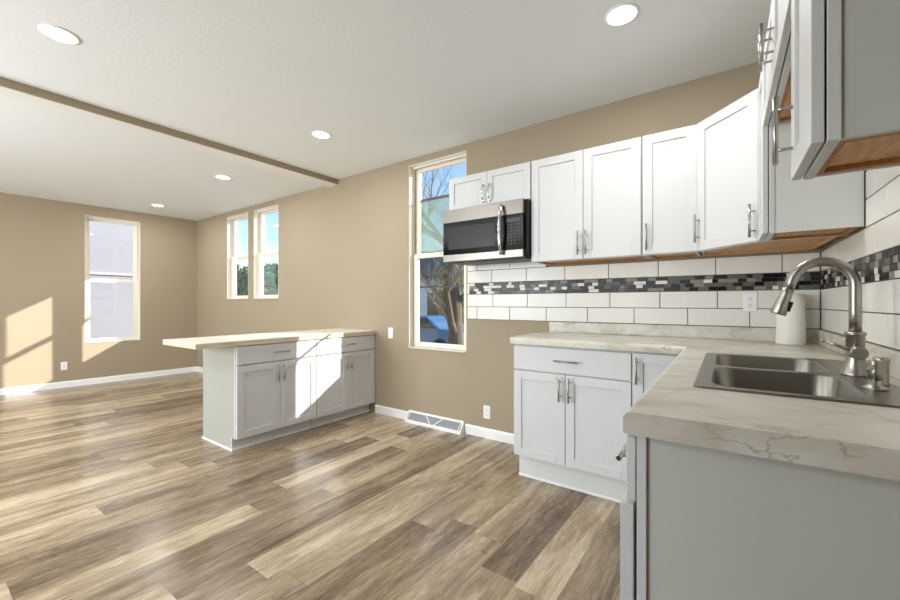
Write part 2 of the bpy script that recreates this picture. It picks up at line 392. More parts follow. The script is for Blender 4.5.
downlight(-.507, 2.204, H1, 'round recessed ceiling light above the kitchen upper cabinets')
downlight(-3.017, 2.208, H1, 'round recessed ceiling light just in front of the beam, near the tall window')
downlight(-4.86, 2.215, H2, 'nearer one of the two round recessed ceiling lights beyond the beam')
downlight(-7.05, 2.28, H2, 'farthest round recessed ceiling light, by the corner beyond the beam')
for u, v, z in ((-1.7, -1.3, H1), (-3.066, -1.3, H1), (-4.95, -.6, H2), (-7.1, -.6, H2)):  # unseen lamps added to lift the overall light
    downlight(u, v, z, 'round recessed ceiling light behind the viewpoint')

# ------------------------------------------------------------------ cabinets
# local frame: x to the right as one faces the doors, y into the cabinet (0 = face frame), z up
def bar_handle(parent, x, z, L, vertical=True, y=-.0225, material='nickel'):
    m = MB(); so = .032; r = .0062
    if vertical:
        m.tube([(x, y - so, z - L / 2), (x, y - so, z + L / 2)], r, 10)
        for q in (-.3, .3): m.tube([(x, y - so, z + q * L), (x, y, z + q * L)], .0042, 8)
    else:
        m.tube([(x - L / 2, y - so, z), (x + L / 2, y - so, z)], r, 10)
        for q in (-.3, .3): m.tube([(x + q * L, y - so, z), (x + q * L, y, z)], .0042, 8)
    return m.build('handle', material, parent)
def arch_handle(parent, x, z, L, y=-.0225):
    m = MB(); pts = []
    for i in range(13):
        t = i / 12; pts.append((x, y - .012 - .022 * sin(pi * t), z - L / 2 + L * t))
    m.tube(pts, .0055, 10)
    for q in (-.42, .42): m.tube([(x, y, z + q * L), (x, y - .02, z + q * L)], .0062, 10)
    return m.build('handle', 'chrome', parent)
def shaker(parent, x0, x1, z0, z1, name='door', y=-.0225, th=.019, rail=.057, xf=None):
    m = MB(xf)
    m.box(x0, x0 + rail, y, y + th, z0, z1); m.box(x1 - rail, x1, y, y + th, z0, z1)
    m.box(x0 + rail, x1 - rail, y, y + th, z0, z0 + rail); m.box(x0 + rail, x1 - rail, y, y + th, z1 - rail, z1)
    m.box(x0 + rail, x1 - rail, y + .008, y + th - .002, z0 + rail, z1 - rail)
    return m.build(name, 'cab', parent, .0015)
def slab(parent, x0, x1, z0, z1, name='drawer', y=-.0225, th=.019):
    m = MB(); m.box(x0, x1, y, y + th, z0, z1); return m.build(name, 'cab', parent, .002)
def face_frame(m, w, z0, z1, rails=(), s=.036, ft=.019, mids=()):
    m.box(0, s, 0, ft, z0, z1); m.box(w - s, w, 0, ft, z0, z1)
    m.box(s, w - s, 0, ft, z0, z0 + s); m.box(s, w - s, 0, ft, z1 - s, z1)
    for r in rails: m.box(s, w - s, 0, ft, r - s / 2, r + s / 2)
def base_cab(name, loc, rz, w, d, label, group, z1=.925, kickh=.125, rails=(.765,), side='cab_side', foot=False):
    r = empty(name, loc, rz); tag(r, label, 'cabinet', group)
    m = MB(); ft = .019
    face_frame(m, w, kickh, z1, rails)
    o = m.build('face_frame', 'cab', r, .001)
    m = MB(); e = .006
    for x0 in (e, w - e - .014):
        m.box(x0, x0 + .014, ft, d, kickh, z1); m.box(x0, x0 + .014, .075, d, 0, kickh)
    m.box(e + .014, w - e - .014, d - .008, d, .02, z1); m.box(e + .014, w - e - .014, ft, d - .008, kickh, kickh + .016)
    m.build('body', side, r, .0008)
    m = MB(); m.box(.002, w - .002, .062, .0745, 0, kickh); m.build('toe_kick', 'kick', r, .0015)
    m = MB(); m.box(.002, w - .002, .050, .062, 0, .018)
    if foot: m.box(-.006, .006, .050, d, 0, .018)
    m.build('shoe_molding', 'trim', r, .004)
    return r
def upper_cab(name, loc, rz, w, d, z0, z1, label, group, side='cab_side'):
    r = empty(name, loc, rz); tag(r, label, 'cabinet', group); ft = .019; e = .005
    m = MB(); face_frame(m, w, z0, z1); m.build('face_frame', 'cab', r, .001)
    m = MB()
    for x0 in (e, w - e - .014): m.box(x0, x0 + .014, ft, d, z0 + .002, z1)
    m.box(e + .014, w - e - .014, ft, d, z1 - .016, z1 - .001); m.box(e + .014, w - e - .014, d - .006, d, z0 + .03, z1 - .016)
    m.build('body', side, r, .0008)
    m = MB(); m.box(e + .014, w - e - .014, ft, d - .006, z0 + .014, z0 + .028)
    m.box(e + .0141, e + .034, ft, d - .006, z0 + .003, z0 + .014, 1); m.box(w - e - .034, w - e - .0141, ft, d - .006, z0 + .003, z0 + .014, 1)
    m.box(e + .034, w - e - .034, d - .026, d - .006, z0 + .002, z0 + .014, 1); m.box(e + .034, w - e - .034, ft, ft + .012, z0 + .003, z0 + .014, 1)
    m.build('underside', ['raw', 'raw_dark'], r)
    return r

UZ0, UZ1 = 1.523, 2.285
UG = 'wall cabinets in a row along the back wall'
# above the microwave
c = upper_cab('wall_cabinet', (-2.05, 2.82, 0), 0, .762, .298, 2.0, UZ1, 'short white two-door wall cabinet directly above the microwave', 'white wall cabinets')
for i in (0, 1):
    x0 = .004 + i * .378; d = shaker(c, x0, x0 + .375, 2.004, UZ1 - .003, rail=.052)
    arch_handle(d, .366 - .015 if not i else .378 + .034, 2.105, .145)
# double door
c = upper_cab('wall_cabinet', (-1.286, 2.82, 0), 0, .763, .298, UZ0, UZ1, 'tall white wall cabinet with two doors, just right of the microwave', 'white wall cabinets')
d = shaker(c, .004, .3885, UZ0 + .004, UZ1 - .003); bar_handle(d, .362, 1.635, .165)
d = shaker(c, .3925, .7585, UZ0 + .004, UZ1 - .003); bar_handle(d, .416, 1.635, .165)
# single door
c = upper_cab('wall_cabinet', (-.521, 2.82, 0), 0, .305, .298, UZ0, UZ1, 'narrow white single-door wall cabinet beside the angled corner cabinet', 'white wall cabinets')
d = shaker(c, .004, .301, UZ0 + .004, UZ1 - .003); bar_handle(d, .03, 1.635, .165)

# angled corner cabinet, outline in world coordinates
P1 = Vector((-.214, 2.82)); P2w = C_(Vector((.612, .295, 0))); P2 = Vector((P2w.x, P2w.y))
w_ = (P2 - P1).length; rz = math.atan2(P2.y - P1.y, P2.x - P1.x)
c = empty('wall_cabinet', (P1.x, P1.y, 0), rz); tag(c, 'white corner wall cabinet with its one door set at an angle', 'cabinet', 'white wall cabinets')
Rinv = Matrix.Rotation(-rz, 4, 'Z')
def to_loc(q): v = Rinv @ Vector((q[0] - P1.x, q[1] - P1.y, 0)); return (v.x, v.y)
m = MB(); face_frame(m, w_, UZ0, UZ1, s=.03); m.build('face_frame', 'cab', c, .001)
pw = [(P1.x, P1.y), (P1.x, D - .012), (PX - .014, D - .012)] + [tuple(C_(Vector((.612, .004, 0)))[:2]), (P2.x, P2.y)]
loc = [to_loc(q) for q in pw]
m = MB(); m.prism([(0.003, .0195)] + [(loc[1][0] + .002, loc[1][1]), loc[2], (loc[3][0], loc[3][1]), (w_ - .003, .0195)], 'z', UZ0 + .03, UZ1)
def panel(m, a, b, z0, z1, t=.014, mi=0):
    a = Vector(a); b = Vector(b); n = Vector((-(b - a).y, (b - a).x)).normalized() * t
    m.prism([tuple(a), tuple(b), tuple(b + n), tuple(a + n)], 'z', z0, z1, mi)
panel(m, (.004, .0195), (loc[1][0] + .003, loc[1][1]), UZ0 + .002, UZ0 + .03, -.012); panel(m, loc[3], (w_ - .004, .0195), UZ0 + .002, UZ0 + .03, -.012)
m.build('body', 'cab_side', c)
m = MB(); ctr = Vector((sum(q[0] for q in loc) / 5, sum(q[1] for q in loc) / 5))
ins = [tuple(ctr + (Vector(q) - ctr) * .93) for q in [(.0, .02), loc[1], loc[2], loc[3], (w_, .02)]]
m.prism(ins, 'z', UZ0 + .0145, UZ0 + .0295)
for a, b in ((ins[1], ins[2]), (ins[2], ins[3])): panel(m, a, b, UZ0 + .002, UZ0 + .0145, -.024)
m.build('underside', ['raw'], c)
d = shaker(c, .014, w_ - .012, UZ0 + .004, UZ1 - .003)
bar_handle(d, w_ - .026, 1.628, .165); bar_handle(d, .036, 1.655, .165)

# right wall uppers: cabinet origin = front-left corner seen from the room
def c_loc(s, n): q = C_(Vector((s, n, 0))); return (q.x, q.y, 0)
UD = .294
c = upper_cab('wall_cabinet', c_loc(.614, .295), RZ_C, .286, UD, UZ0 - .004, UZ1, 'slim white wall cabinet whose blank side faces the viewer, right of the corner', 'white wall cabinets', 'kick')  # side paler than its neighbours: brighter light put into the colour
d = shaker(c, .003, .283, UZ0, UZ1 - .003)
c = upper_cab('wall_cabinet', c_loc(.9005, .295), RZ_C, .929, UD, 1.98, UZ1, 'short white wall cabinet bridging over the sink', 'white wall cabinets')
d = shaker(c, .004, .4625, 1.984, UZ1 - .003); bar_handle(d, .432, 2.10, .13)
d = shaker(c, .4665, .925, 1.984, UZ1 - .003); bar_handle(d, .497, 2.10, .13)
c = upper_cab('wall_cabinet', c_loc(1.830, .295), RZ_C, .285, UD, UZ0 - .006, UZ1, 'nearest white wall cabinet at the upper right with a bare wood underside', 'white wall cabinets')
d = shaker(c, .003, .282, UZ0 - .004, UZ1 - .003); bar_handle(d, .030, 1.64, .165)

# base cabinets on the back wall
BF = 2.535
c = base_cab('base_cabinet', (-1.285, BF, 0), 0, .762, D - BF - .004, 'white base cabinet with one wide drawer over two doors, left end of the kitchen counter', 'white kitchen base cabinets', z1=.934, kickh=.165)
d = slab(c, .002, .759, .765, .925); bar_handle(d, .378, .845, .15, False)
d = shaker(c, .002, .3645, .172, .756); bar_handle(d, .335, .665, .155)
d = shaker(c, .3685, .759, .172, .756); bar_handle(d, .398, .665, .155)
c = base_cab('base_cabinet', (-.5225, BF, 0), 0, .285, D - BF - .004, 'narrow white base cabinet with one full-height door in the inner corner of the counter', 'white kitchen base cabinets', z1=.934, kickh=.165, rails=())
d = shaker(c, .004, .281, .172, .928); bar_handle(d, .03, .83, .155)

# base cabinets under the sink run
NF = .609
c = base_cab('base_cabinet', c_loc(1.846, NF), RZ_C, .324, NF - .006, 'pale grey end base cabinet whose blank side faces the viewer', 'white kitchen base cabinets', z1=.934, kickh=.115, rails=(.775,))
d = slab(c, .004, .318, .785, .924); bar_handle(d, .165, .843, .15, False)
d = shaker(c, .004, .322, .122, .777, y=-.034, th=.027)
c = base_cab('base_cabinet', c_loc(.93, NF), RZ_C, .914, NF - .006, 'white sink base cabinet under the steel sink', 'white kitchen base cabinets', z1=.934, kickh=.115, rails=(.775,))
slab(c, .004, .910, .785, .924, 'false_drawer_front')
d = shaker(c, .004, .455, .122, .777); bar_handle(d, .43, .665, .155)
d = shaker(c, .459, .910, .122, .777); bar_handle(d, .485, .665, .155)

# peninsula: two cabinets facing the kitchen
PF = -3.33
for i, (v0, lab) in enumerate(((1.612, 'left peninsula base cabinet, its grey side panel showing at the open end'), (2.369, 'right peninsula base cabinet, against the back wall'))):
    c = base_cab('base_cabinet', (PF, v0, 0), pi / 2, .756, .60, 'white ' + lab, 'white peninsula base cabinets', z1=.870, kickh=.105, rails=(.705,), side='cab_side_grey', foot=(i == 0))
    d = slab(c, .003, .753, .712, .862); bar_handle(d, .378, .79, .15, False)
    d = shaker(c, .003, .3765, .112, .703); bar_handle(d, .350, .612, .155)
    d = shaker(c, .3795, .753, .112, .703); bar_handle(d, .406, .612, .155)
c = empty('peninsula_countertop', (0, 0, 0)); tag(c, 'pale wood-look peninsula countertop overhanging the cabinets at its open end', 'countertop')
m = MB(); m.box(-3.925, -3.292, 1.302, D - .002, .905, .912, 0); m.build('laminate_top', 'topwood', c)
m = MB(); m.box(-3.924, -3.294, 1.304, D - .003, .871, .905, 0); m.build('wood_edge', 'topedge', c)

# ------------------------------------------------------------------ kitchen worktop (one L-shaped piece)
TZ0, TZ1 = .936, .985
SK = (.915, 1.815, .063, .522)         # sink cut-out: along the wall 0.915..1.815, off the wall .063...522
NFR, SEND = .634, 2.186; BFR = 2.492
wt = empty('kitchen_countertop'); tag(wt, 'L-shaped grey marble-look kitchen countertop with a rounded front edge', 'countertop')
def nosing(front, back, z0=TZ0, z1=TZ1, r=.018):
    """profile in (depth, z), front edge rounded at the top"""
    s = 1 if back > front else -1; pts = [(back, z0), (front + s * .004, z0), (front, z0 + .004)]
    for i in range(7): a = i / 6 * pi / 2; pts.append((front + s * (r - r * cos(a)), z1 - r + r * sin(a)))
    pts.append((back, z1)); return pts
m = MB(C_)
m.prism(nosing(NFR, SK[3] - .012), 'x', .62, SEND)                               # front strip with its nosing
m.box(.0, SK[0] + .012, -.009, SK[3] - .012, TZ0, TZ1); m.box(SK[1] - .012, SEND, -.009, SK[3] - .012, TZ0, TZ1)
m.box(SK[0] + .012, SK[1] - .012, -.009, SK[2] + .012, TZ0, TZ1)

for v in m.bm.verts: v.co = C_(v.co)
m.xf = None
m2 = nosing(BFR, D - .003)
m.prism(m2, 'x', -1.302, -.20)
for v in m.bm.verts:
    if abs(v.co.x + .20) < 1e-4: v.co.x = PX - (SK[3] - .012 + .0279 * (v.co.y - D)) / .9996 + (.0 if v.co.y > 2.4 else 0)
m.build('laminate_top', 'marble', wt)
m = MB(); m.box(-1.27, PX + .008, D - .022, D - .003, TZ1, 1.066); o = m.build('backsplash_strip', 'marble', wt, .004)
m = MB(C_); m.box(.0225, SEND, -.009, .018, TZ1, 1.066); o = m.build('backsplash_strip', 'marble', wt, .004)

# ------------------------------------------------------------------ wall tiles
random.seed(5)
def tile_rows(name, label, xf, x0, x1, rows, joint0, side):
    """rows: list of (z0, z1, phase, xa, xb); pieces are raised from the grout bed"""
    r = empty(name); tag(r, label, 'tiles')
    g = MB(xf); t = MB(xf)
    for (z0, z1, ph, xa, xb) in rows:
        if side > 0: g.box(xa, xb, D - .006, D - .0005, z0, z1)
        else: g.box(xa, xb, -.011, -.0055, z0, z1)
        if ph is None: continue
        k = math.floor((xa - ph) / .3335); 
        while True:
            a = ph + k * .3335; b = a + .3335; k += 1
            if a >= xb: break
            a = max(a, xa); b = min(b, xb)
            if b - a < .02: continue
            ge = .0022
            if side > 0: t.box(a + ge, b - ge, D - .0115, D - .004, z0 + ge, z1 - ge, 0, .0016)
            else: t.box(a + ge, b - ge, -.0075, 0, z0 + ge, z1 - ge, 0, .0016)
    g.build('grout', 'grout', r); t.build('subway_tiles', 'tile', r)
    return r
def mosaic(parent, xf, x0, x1, z0, z1, side):
    m = MB(xf); n = 4; h = (z1 - z0) / n
    cols = [0] * 26 + [1] * 24 + [2] * 20 + [3] * 14 + [4] * 16
    for i in range(n):
        x = x0
        while x < x1 - .008:
            w = min(random.choice((.03, .045, .05, .06, .075)), x1 - x)
            a, b, c_, d_ = x + .0012, x + w - .0012, z0 + i * h + .0012, z0 + (i + 1) * h - .0012
            if side > 0: m.box(a, b, D - .0105, D - .004, c_, d_, random.choice(cols))
            else: m.box(a, b, -.0075, -.001, c_, d_, random.choice(cols))
            x += w
    m.build('mosaic_band', ['mos_black', 'mos_char', 'mos_grey', 'mos_mid', 'mos_pale'], parent)
XL, XR = -2.072, PX - .001
rowsB = [(1.069, 1.183, -1.966, XL, XR), (1.183, 1.297, -1.80, XL, XR), (1.297, 1.400, None, XL, XR), (1.400, 1.512, -1.81, XL, XR)]
rowsB += [(1.512, 1.59, -1.966, XL, -1.29)]
tb = tile_rows('tile_backsplash', 'white subway tiles with a dark mosaic band on the back wall behind the counter', None, XL, XR, rowsB, 0, 1)
mosaic(tb, None, XL + .022, XR, 1.299, 1.398, 1)
m = MB(); m.box(XL + .001, XL + .0215, D - .0105, D - .004, 1.300, 1.397); m.build('end_tile', 'tile', tb)
SE = 2.75
rowsC = [(1.069, 1.183, .165, .012, SE), (1.183, 1.297, .0, .012, SE), (1.297, 1.400, None, .012, SE), (1.400, 1.512, .02, .012, SE)]
rowsC += [(1.512, 1.622, .16, .907, 1.826), (1.622, 1.732, .02, .907, 1.826), (1.732, 1.842, .16, .907, 1.826), (1.842, 1.975, .02, .907, 1.826)]
tcw = tile_rows('tile_backsplash', 'white subway tiles with a dark mosaic band on the right wall behind the sink', C_, .012, SE, rowsC, 0, -1)
mosaic(tcw, C_, .012, SE, 1.299, 1.398, -1)

# ------------------------------------------------------------------ microwave
mw = empty('microwave', (-2.05, 2.715, 0)); tag(mw, 'stainless steel over-range microwave with a black glass door', 'microwave')
mw.location = (-2.05, 2.715, 0); W_ = .758; Z0, Z1 = 1.557, 1.992
m = MB(); m.box(0.003, W_, .04, D - 2.715 - .013, Z0 + .012, Z1); m.box(.02, W_ - .02, .05, .35, Z0, Z0 + .012, 0); m.build('body', 'black', mw, .003)
m = MB(); m.box(.03, W_ - .03, .07, .13, Z0 - .004, Z0 + .001); m.build('vent_grille', 'darkgrey', mw)
m = MB(); m.box(0, W_ - .018, 0, .04, Z1 - .108, Z1); m.build('top_panel', 'steel', mw, .003)
m = MB(); m.box(0, W_ - .018, 0, .04, Z0 + .004, Z0 + .062); m.build('bottom_panel', 'steel', mw, .003)
dr = MB(); dr.box(0, .572, .002, .04, Z0 + .064, Z1 - .110); dr = dr.build('door', 'blackglass', mw, .002)
m = MB(); m.box(.055, .50, .0005, .0022, Z0 + .105, Z1 - .15); m.build('door_window', 'blackmesh', dr)
m = MB()
pts = []
for i in range(15):
    t = i / 14; pts.append((.566, -.02 - .03 * sin(pi * t) ** .7, Z0 + .03 + (Z1 - Z0 - .06) * t))
m.tube(pts, .013, 12); m.tube([(.566, .0, Z0 + .045), (.566, -.024, Z0 + .045)], .012, 12); m.tube([(.566, .0, Z1 - .045), (.566, -.024, Z1 - .045)], .012, 12)
m.build('handle', 'chrome', dr)
cp = MB(); cp.box(.574, W_ - .018, .002, .04, Z0 + .064, Z1 - .110); cp = cp.build('control_panel', 'blackglass', mw, .002)
m = MB(); m.box(.60, .72, .0006, .0025, Z1 - .165, Z1 - .135); m.build('display', 'darkgrey', cp)
m = MB()
for i in range(7):
    for j in range(4):
        x = .607 + j * .030; z = Z1 - .185 - i * .024; m.box(x, x + .009, .0008, .0022, z - .002, z + .002)
m.build('keypad', 'mark', cp)

# ------------------------------------------------------------------ sink
def rrect(x0, x1, y0, y1, r, n=5):
    out = []
    for cx, cy, a0 in ((x1 - r, y1 - r, 0), (x0 + r, y1 - r, 90), (x0 + r, y0 + r, 180), (x1 - r, y0 + r, 270)):
        for i in range(n + 1): a = radians(a0 + 90 * i / n); out.append((cx + r * cos(a), cy + r * sin(a)))
    return out
sk = empty('kitchen_sink'); tag(sk, 'stainless steel double-bowl sink set into the marble-look counter', 'sink')
ZT = TZ1 + .0055
bowls = [(.952, 1.355, .162, .485), (1.385, 1.785, .162, .485)]
m = MB(C_)
def loop(pts, z): 
    vs_ = [m.bm.verts.new((p[0], p[1], z)) for p in pts]; es = [m.bm.edges.new((vs_[i], vs_[(i + 1) % len(vs_)])) for i in range(len(vs_))]; return vs_, es
ov, oe = loop(rrect(*SK, .02), ZT); alle = list(oe)
for b in bowls: _, e_ = loop(rrect(*b, .06), ZT); alle += e_
bmesh.ops.triangle_fill(m.bm, edges=alle, use_beauty=True, use_dissolve=False)
lo_, _ = loop(rrect(SK[0] - .004, SK[1] + .004, SK[2] - .004, SK[3] + .004, .022), TZ1 + .0005)
for i in range(len(ov)): m.bm.faces.new((ov[i], ov[(i + 1) % len(ov)], lo_[(i + 1) % len(ov)], lo_[i]))
m.build('rim', 'sink', sk)
for b in bowls:
    m = MB(C_); levels = [(0, 0, .06), (.004, -.006, .058), (.012, -.15, .055), (.022, -.172, .05), (.05, -.18, .04)]
    rings = [[m.bm.verts.new((p[0], p[1], ZT + dz)) for p in rrect(b[0] + i_, b[1] - i_, b[2] + i_, b[3] - i_, r_)] for i_, dz, r_ in levels]
    for A, B in zip(rings, rings[1:]):
        for k in range(len(A)): f = m.bm.faces.new((A[k], A[(k + 1) % len(A)], B[(k + 1) % len(A)], B[k])); f.smooth = True
    m.bm.faces.new(rings[-1])
    bo = m.build('bowl', 'sink', sk)
    m = MB(C_); cx, cy = (b[0] + b[1]) / 2, (b[2] + b[3]) / 2
    m.lathe([(.055, -.1795), (.055, -.1765), (.045, -.176), (.043, -.179)], (cx, cy, ZT), 24); m.build('strainer', 'chrome', bo)

# faucet on the sink deck
FS, FN = 1.345, .112; base_p = C_(Vector((FS, FN, 0)))
fa = empty('faucet', (base_p.x, base_p.y, ZT)); fa.rotation_euler = (0, 0, RZ_C); tag(fa, 'brushed steel gooseneck pull-down kitchen faucet behind the sink', 'faucet')
# local: x along the wall towards the viewer, -y away from the wall over the bowl
m = MB(); m.lathe([(.036, 0), (.037, .004), (.031, .012), (.027, .03), (.0225, .055), (.0225, .125), (.026, .128), (.026, .135), (.019, .138)], (0, 0, 0), 28)
m.build('base', 'faucet', fa)
m = MB(); R = .078; top = .286
pts = [(0, 0, .13), (0, 0, .2), (0, 0, top)]
pts += [(0, -R + R * cos(a), top + R * sin(a)) for a in [radians(12 * i) for i in range(1, 15)]]
lastp = Vector(pts[-1]); dirn = (Vector(pts[-1]) - Vector(pts[-2])).normalized()
pts.append(tuple(lastp + dirn * .03))
m.tube(pts, .0155, 16); m.build('spout', 'faucet', fa)
m = MB(); a = lastp + dirn * .028
m.tube([a, a + dirn * .012, a + dirn * .05, a + dirn * .085, a + dirn * .09], [.0165, .017, .019, .0235, .0215], 20)
sh = m.build('spray_head', 'faucet', fa)
m = MB(); q = a + dirn * .045 + Vector((.004, .0205, 0)); m.tube([q, q + dirn * .034], .008, 10); m.build('spray_button', 'black', sh)
m = MB(); m.tube([(.012, 0, .074), (.048, 0, .074)], .021, 20); m.tube([(.047, 0, .074), (.052, 0, .074)], [.021, .018], 20)
hub = m.build('lever_hub', 'faucet', fa)
m = MB(); m.tube([(.034, -.012, .080), (.030, -.078, .108)], [.006, .0045], 10); m.tube([(.030, -.076, .107), (.0298, -.083, .1100)], .006, 10); m.build('lever', 'faucet', hub)

sp = C_(Vector((1.60, .122, 0)))
sd = empty('soap_dispenser', (sp.x, sp.y, ZT)); sd.rotation_euler = (0, 0, RZ_C); tag(sd, 'small brushed steel soap dispenser beside the faucet base', 'soap dispenser')
m = MB(); m.lathe([(.025, 0), (.025, .005), (.018, .009), (.0125, .012), (.0125, .026)], (0, 0, 0), 24); m.build('base', 'faucet', sd)
m = MB(); m.lathe([(.012, .024), (.0165, .03), (.0145, .05), (.0165, .072), (.0165, .075), (.012, .077)], (0, 0, 0), 24); m.build('pump_head', 'faucet', sd)
m = MB(); m.tube([(0, 0, .062), (.028, -.012, .060), (.060, -.026, .052)], [.006, .005, .0045], 10); m.build('nozzle', 'faucet', sd)
sp = C_(Vector((1.505, .090, 0)))
sd = empty('sink_air_gap', (sp.x, sp.y, ZT)); tag(sd, 'short round brushed steel cap standing on the sink deck behind the soap dispenser', 'sink cap')
m = MB(); m.lathe([(.017, 0), (.017, .004), (.0155, .006), (.0155, .062), (.0175, .066), (.0175, .074), (.014, .077)], (0, 0, 0), 24); m.build('cap', 'faucet', sd)

# paper towel roll
pt = empty('paper_towel_roll', (.222, 3.02, TZ1)); tag(pt, 'white paper towel roll standing in the counter corner', 'paper towel')
m = MB(); n = 40; prof = [(.067, 0), (.068, .003), (.064, .14), (.061, .284), (.059, .286), (.021, .286), (.021, .0)]
rings = [[m.bm.verts.new((r_ * cos(2 * pi * k / n), r_ * sin(2 * pi * k / n), z)) for k in range(n)] for r_, z in prof]
for i in range(len(prof)):
    A, B = rings[i], rings[(i + 1) % len(prof)]
    for k in range(n): f = m.bm.faces.new((A[k], A[(k + 1) % n], B[(k + 1) % n], B[k])); f.smooth = i in (1, 2)
m.build('towel', 'paper', pt)
m = MB(); m.lathe([(.0205, 0), (.0205, .279)], (0, 0, 0), 20); m.build('tube', 'card', pt)

# ------------------------------------------------------------------ sockets, switch, register
def outlet(name, loc, rz, label, group=None, switch=False):
    r = empty(name, loc, rz); tag(r, label, 'light switch' if switch else 'electrical outlet', group)
    m = MB(); m.box(-.035, .035, -.006, 0, -.058, .058); m.build('cover_plate', 'plate', r, .002)
    if switch:
        m = MB(); m.box(-.016, .016, -.009, -.006, -.033, .033); m.build('rocker', 'plate', r, .0015)
    else:
        for s in (-1, 1):
            m = MB(); m.lathe([(.0165, -.0085), (.0165, -.006)], (0, 0, s * .02), 20, axis='y'); so = m.build('socket', 'plate', r)
            m = MB()
            m.box(-.0075, -.0055, -.0092, -.0084, s * .02 - .001, s * .02 + .009); m.box(.0055, .0075, -.0092, -.0084, s * .02 - .001, s * .02 + .009)
            m.lathe([(.003, -.0092), (.003, -.0084)], (0, 0, s * .02 - .008), 8, axis='y'); m.build('slots', 'slot', so)
    return r
outlet('wall_switch', (-3.067, D, .893), 0, 'white light switch on the tan wall left of the tall window', switch=True)
outlet('wall_outlet', (-1.866, D, .233), 0, 'white outlet low on the tan wall between the floor register and base cabinet')
outlet('wall_outlet', (.036, D - .0115, 1.224), 0, 'white outlet set in the subway tiles of the back wall')
q = A_(Vector((1.405, 0, .31))); outlet('wall_outlet', (q.x, q.y, .31), RZ_A, 'white outlet low on the left wall beside the sunlit patch')

rg = empty('baseboard_register', (-2.45, D, 0)); tag(rg, 'white metal baseboard air register under the tall window', 'air vent')
hw = .345; bt, bh, fd = .02, .108, .078
m = MB()
m.prism([(-.0005, 0), (-fd, 0), (-fd, .022), (-fd + .004, .026), (-.024, bh - .008), (-.018, bh), (-.0005, bh)], 'x', -hw, -hw + .012)
m.prism([(-.0005, 0), (-fd, 0), (-fd, .022), (-fd + .004, .026), (-.024, bh - .008), (-.018, bh), (-.0005, bh)], 'x', hw - .012, hw)
m.prism([(-.004, 0), (-fd, 0), (-fd, .022), (-fd + .006, .028), (-fd + .012, .03), (-fd + .012, .006), (-.004, .006)], 'x', -hw + .012, hw - .012)
m.prism([(-.0005, bh - .012), (-.026, bh - .014), (-.024, bh - .006), (-.018, bh), (-.0005, bh)], 'x', -hw + .012, hw - .012)
# V-shaped dividing bars on the sloping face
def face_pt(x, t): return Vector((x, -fd + .006 + t * (fd - .030), .028 + t * (bh - .042)))
for xa, xb in ((-.02, -.105), (.02, .105), (-hw + .02, -hw + .035), (hw - .035, hw - .02)):
    A, B = face_pt(xa, 0), face_pt(xb, 1); m.tube([A, B], .006, 6, smooth=False)
m.build('housing', 'trim', rg)
m = MB()
for i in range(9):
    t = (i + .5) / 9; p_ = face_pt(0, t)
    m.box(-hw + .012, hw - .012, p_.y + .003, p_.y + .007, p_.z - .005, p_.z + .003)
m.build('louvers', 'vent', rg)
m = MB(); m.box(-hw + .012, hw - .012, -.006, -.003, .006, bh - .012); m.build('duct_opening', 'darkgrey', rg)

# ------------------------------------------------------------------ outdoors
m = MB(); m.box(-40, 30, -20, 45, -.75, -.65); struct(m.build('ground', 'grass'))
m = MB(); m.box(-14, -1.5, 5.0, 8.2, -.65, -.63); struct(m.build('driveway', 'drive'))
def house(name, x0, x1, y0, y1, eave, ridge, wallm, label, wins=(), along='x'):
    r = empty(name, ((x0 + x1) / 2, (y0 + y1) / 2, -.65)); tag(r, label, 'house', 'neighbouring houses')
    cx, cy = r.location.x, r.location.y
    X0, X1, Y0, Y1 = x0 - cx, x1 - cx, y0 - cy, y1 - cy; E = eave + .65; Rg = ridge + .65
    m = MB(); m.box(X0, X1, Y0, Y1, 0, E)
    k = 0
    while k * .18 < E - .1: m.box(X0 - .015, X1 + .015, Y0 - .02, Y0, k * .18, k * .18 + .165); k += 1
    m.prism([(Y0, E), (Y1, E), ((Y0 + Y1) / 2, Rg - .12)], 'x', X0 + .02, X1 - .02)
    m.build('walls', wallm, r)
    m = MB(); o = .4; mid = (Y0 + Y1) / 2
    m.prism([(Y0 - o, E - .12), (Y0 - o, E + .02), (mid, Rg + .1), (Y1 + o, E + .02), (Y1 + o, E - .12), (mid, Rg - .06)], 'x', X0 - .3, X1 + .3)
    m.build('roof', 'roof', r)
    for (wx, wz, ww, wh) in wins:
        m = MB(); m.box(wx - cx - ww / 2 - .07, wx - cx + ww / 2 + .07, Y0 - .05, Y0 - .021, wz + .65 - .07, wz + .65 + wh + .07); f = m.build('window', 'vinyl', r)
        m = MB(); m.box(wx - cx - ww / 2, wx - cx + ww / 2, Y0 - .06, Y0 - .0505, wz + .65, wz + .65 + wh); m.build('pane', 'winpane', f)
    return r
house('house', -17.5, -10.2, 15.5, 22, 2.5, 4.2, 'siding_blue', 'low pale grey house seen through the lower pane of the tall window', ((-12.2, .6, .9, 1.1), (-14.8, .6, .9, 1.1)))
house('house', -40, -30, 19, 26, 3.0, 5.0, 'siding_teal', 'teal-grey house beyond the pair of high windows', ((-35, .8, 1, 1.2),))

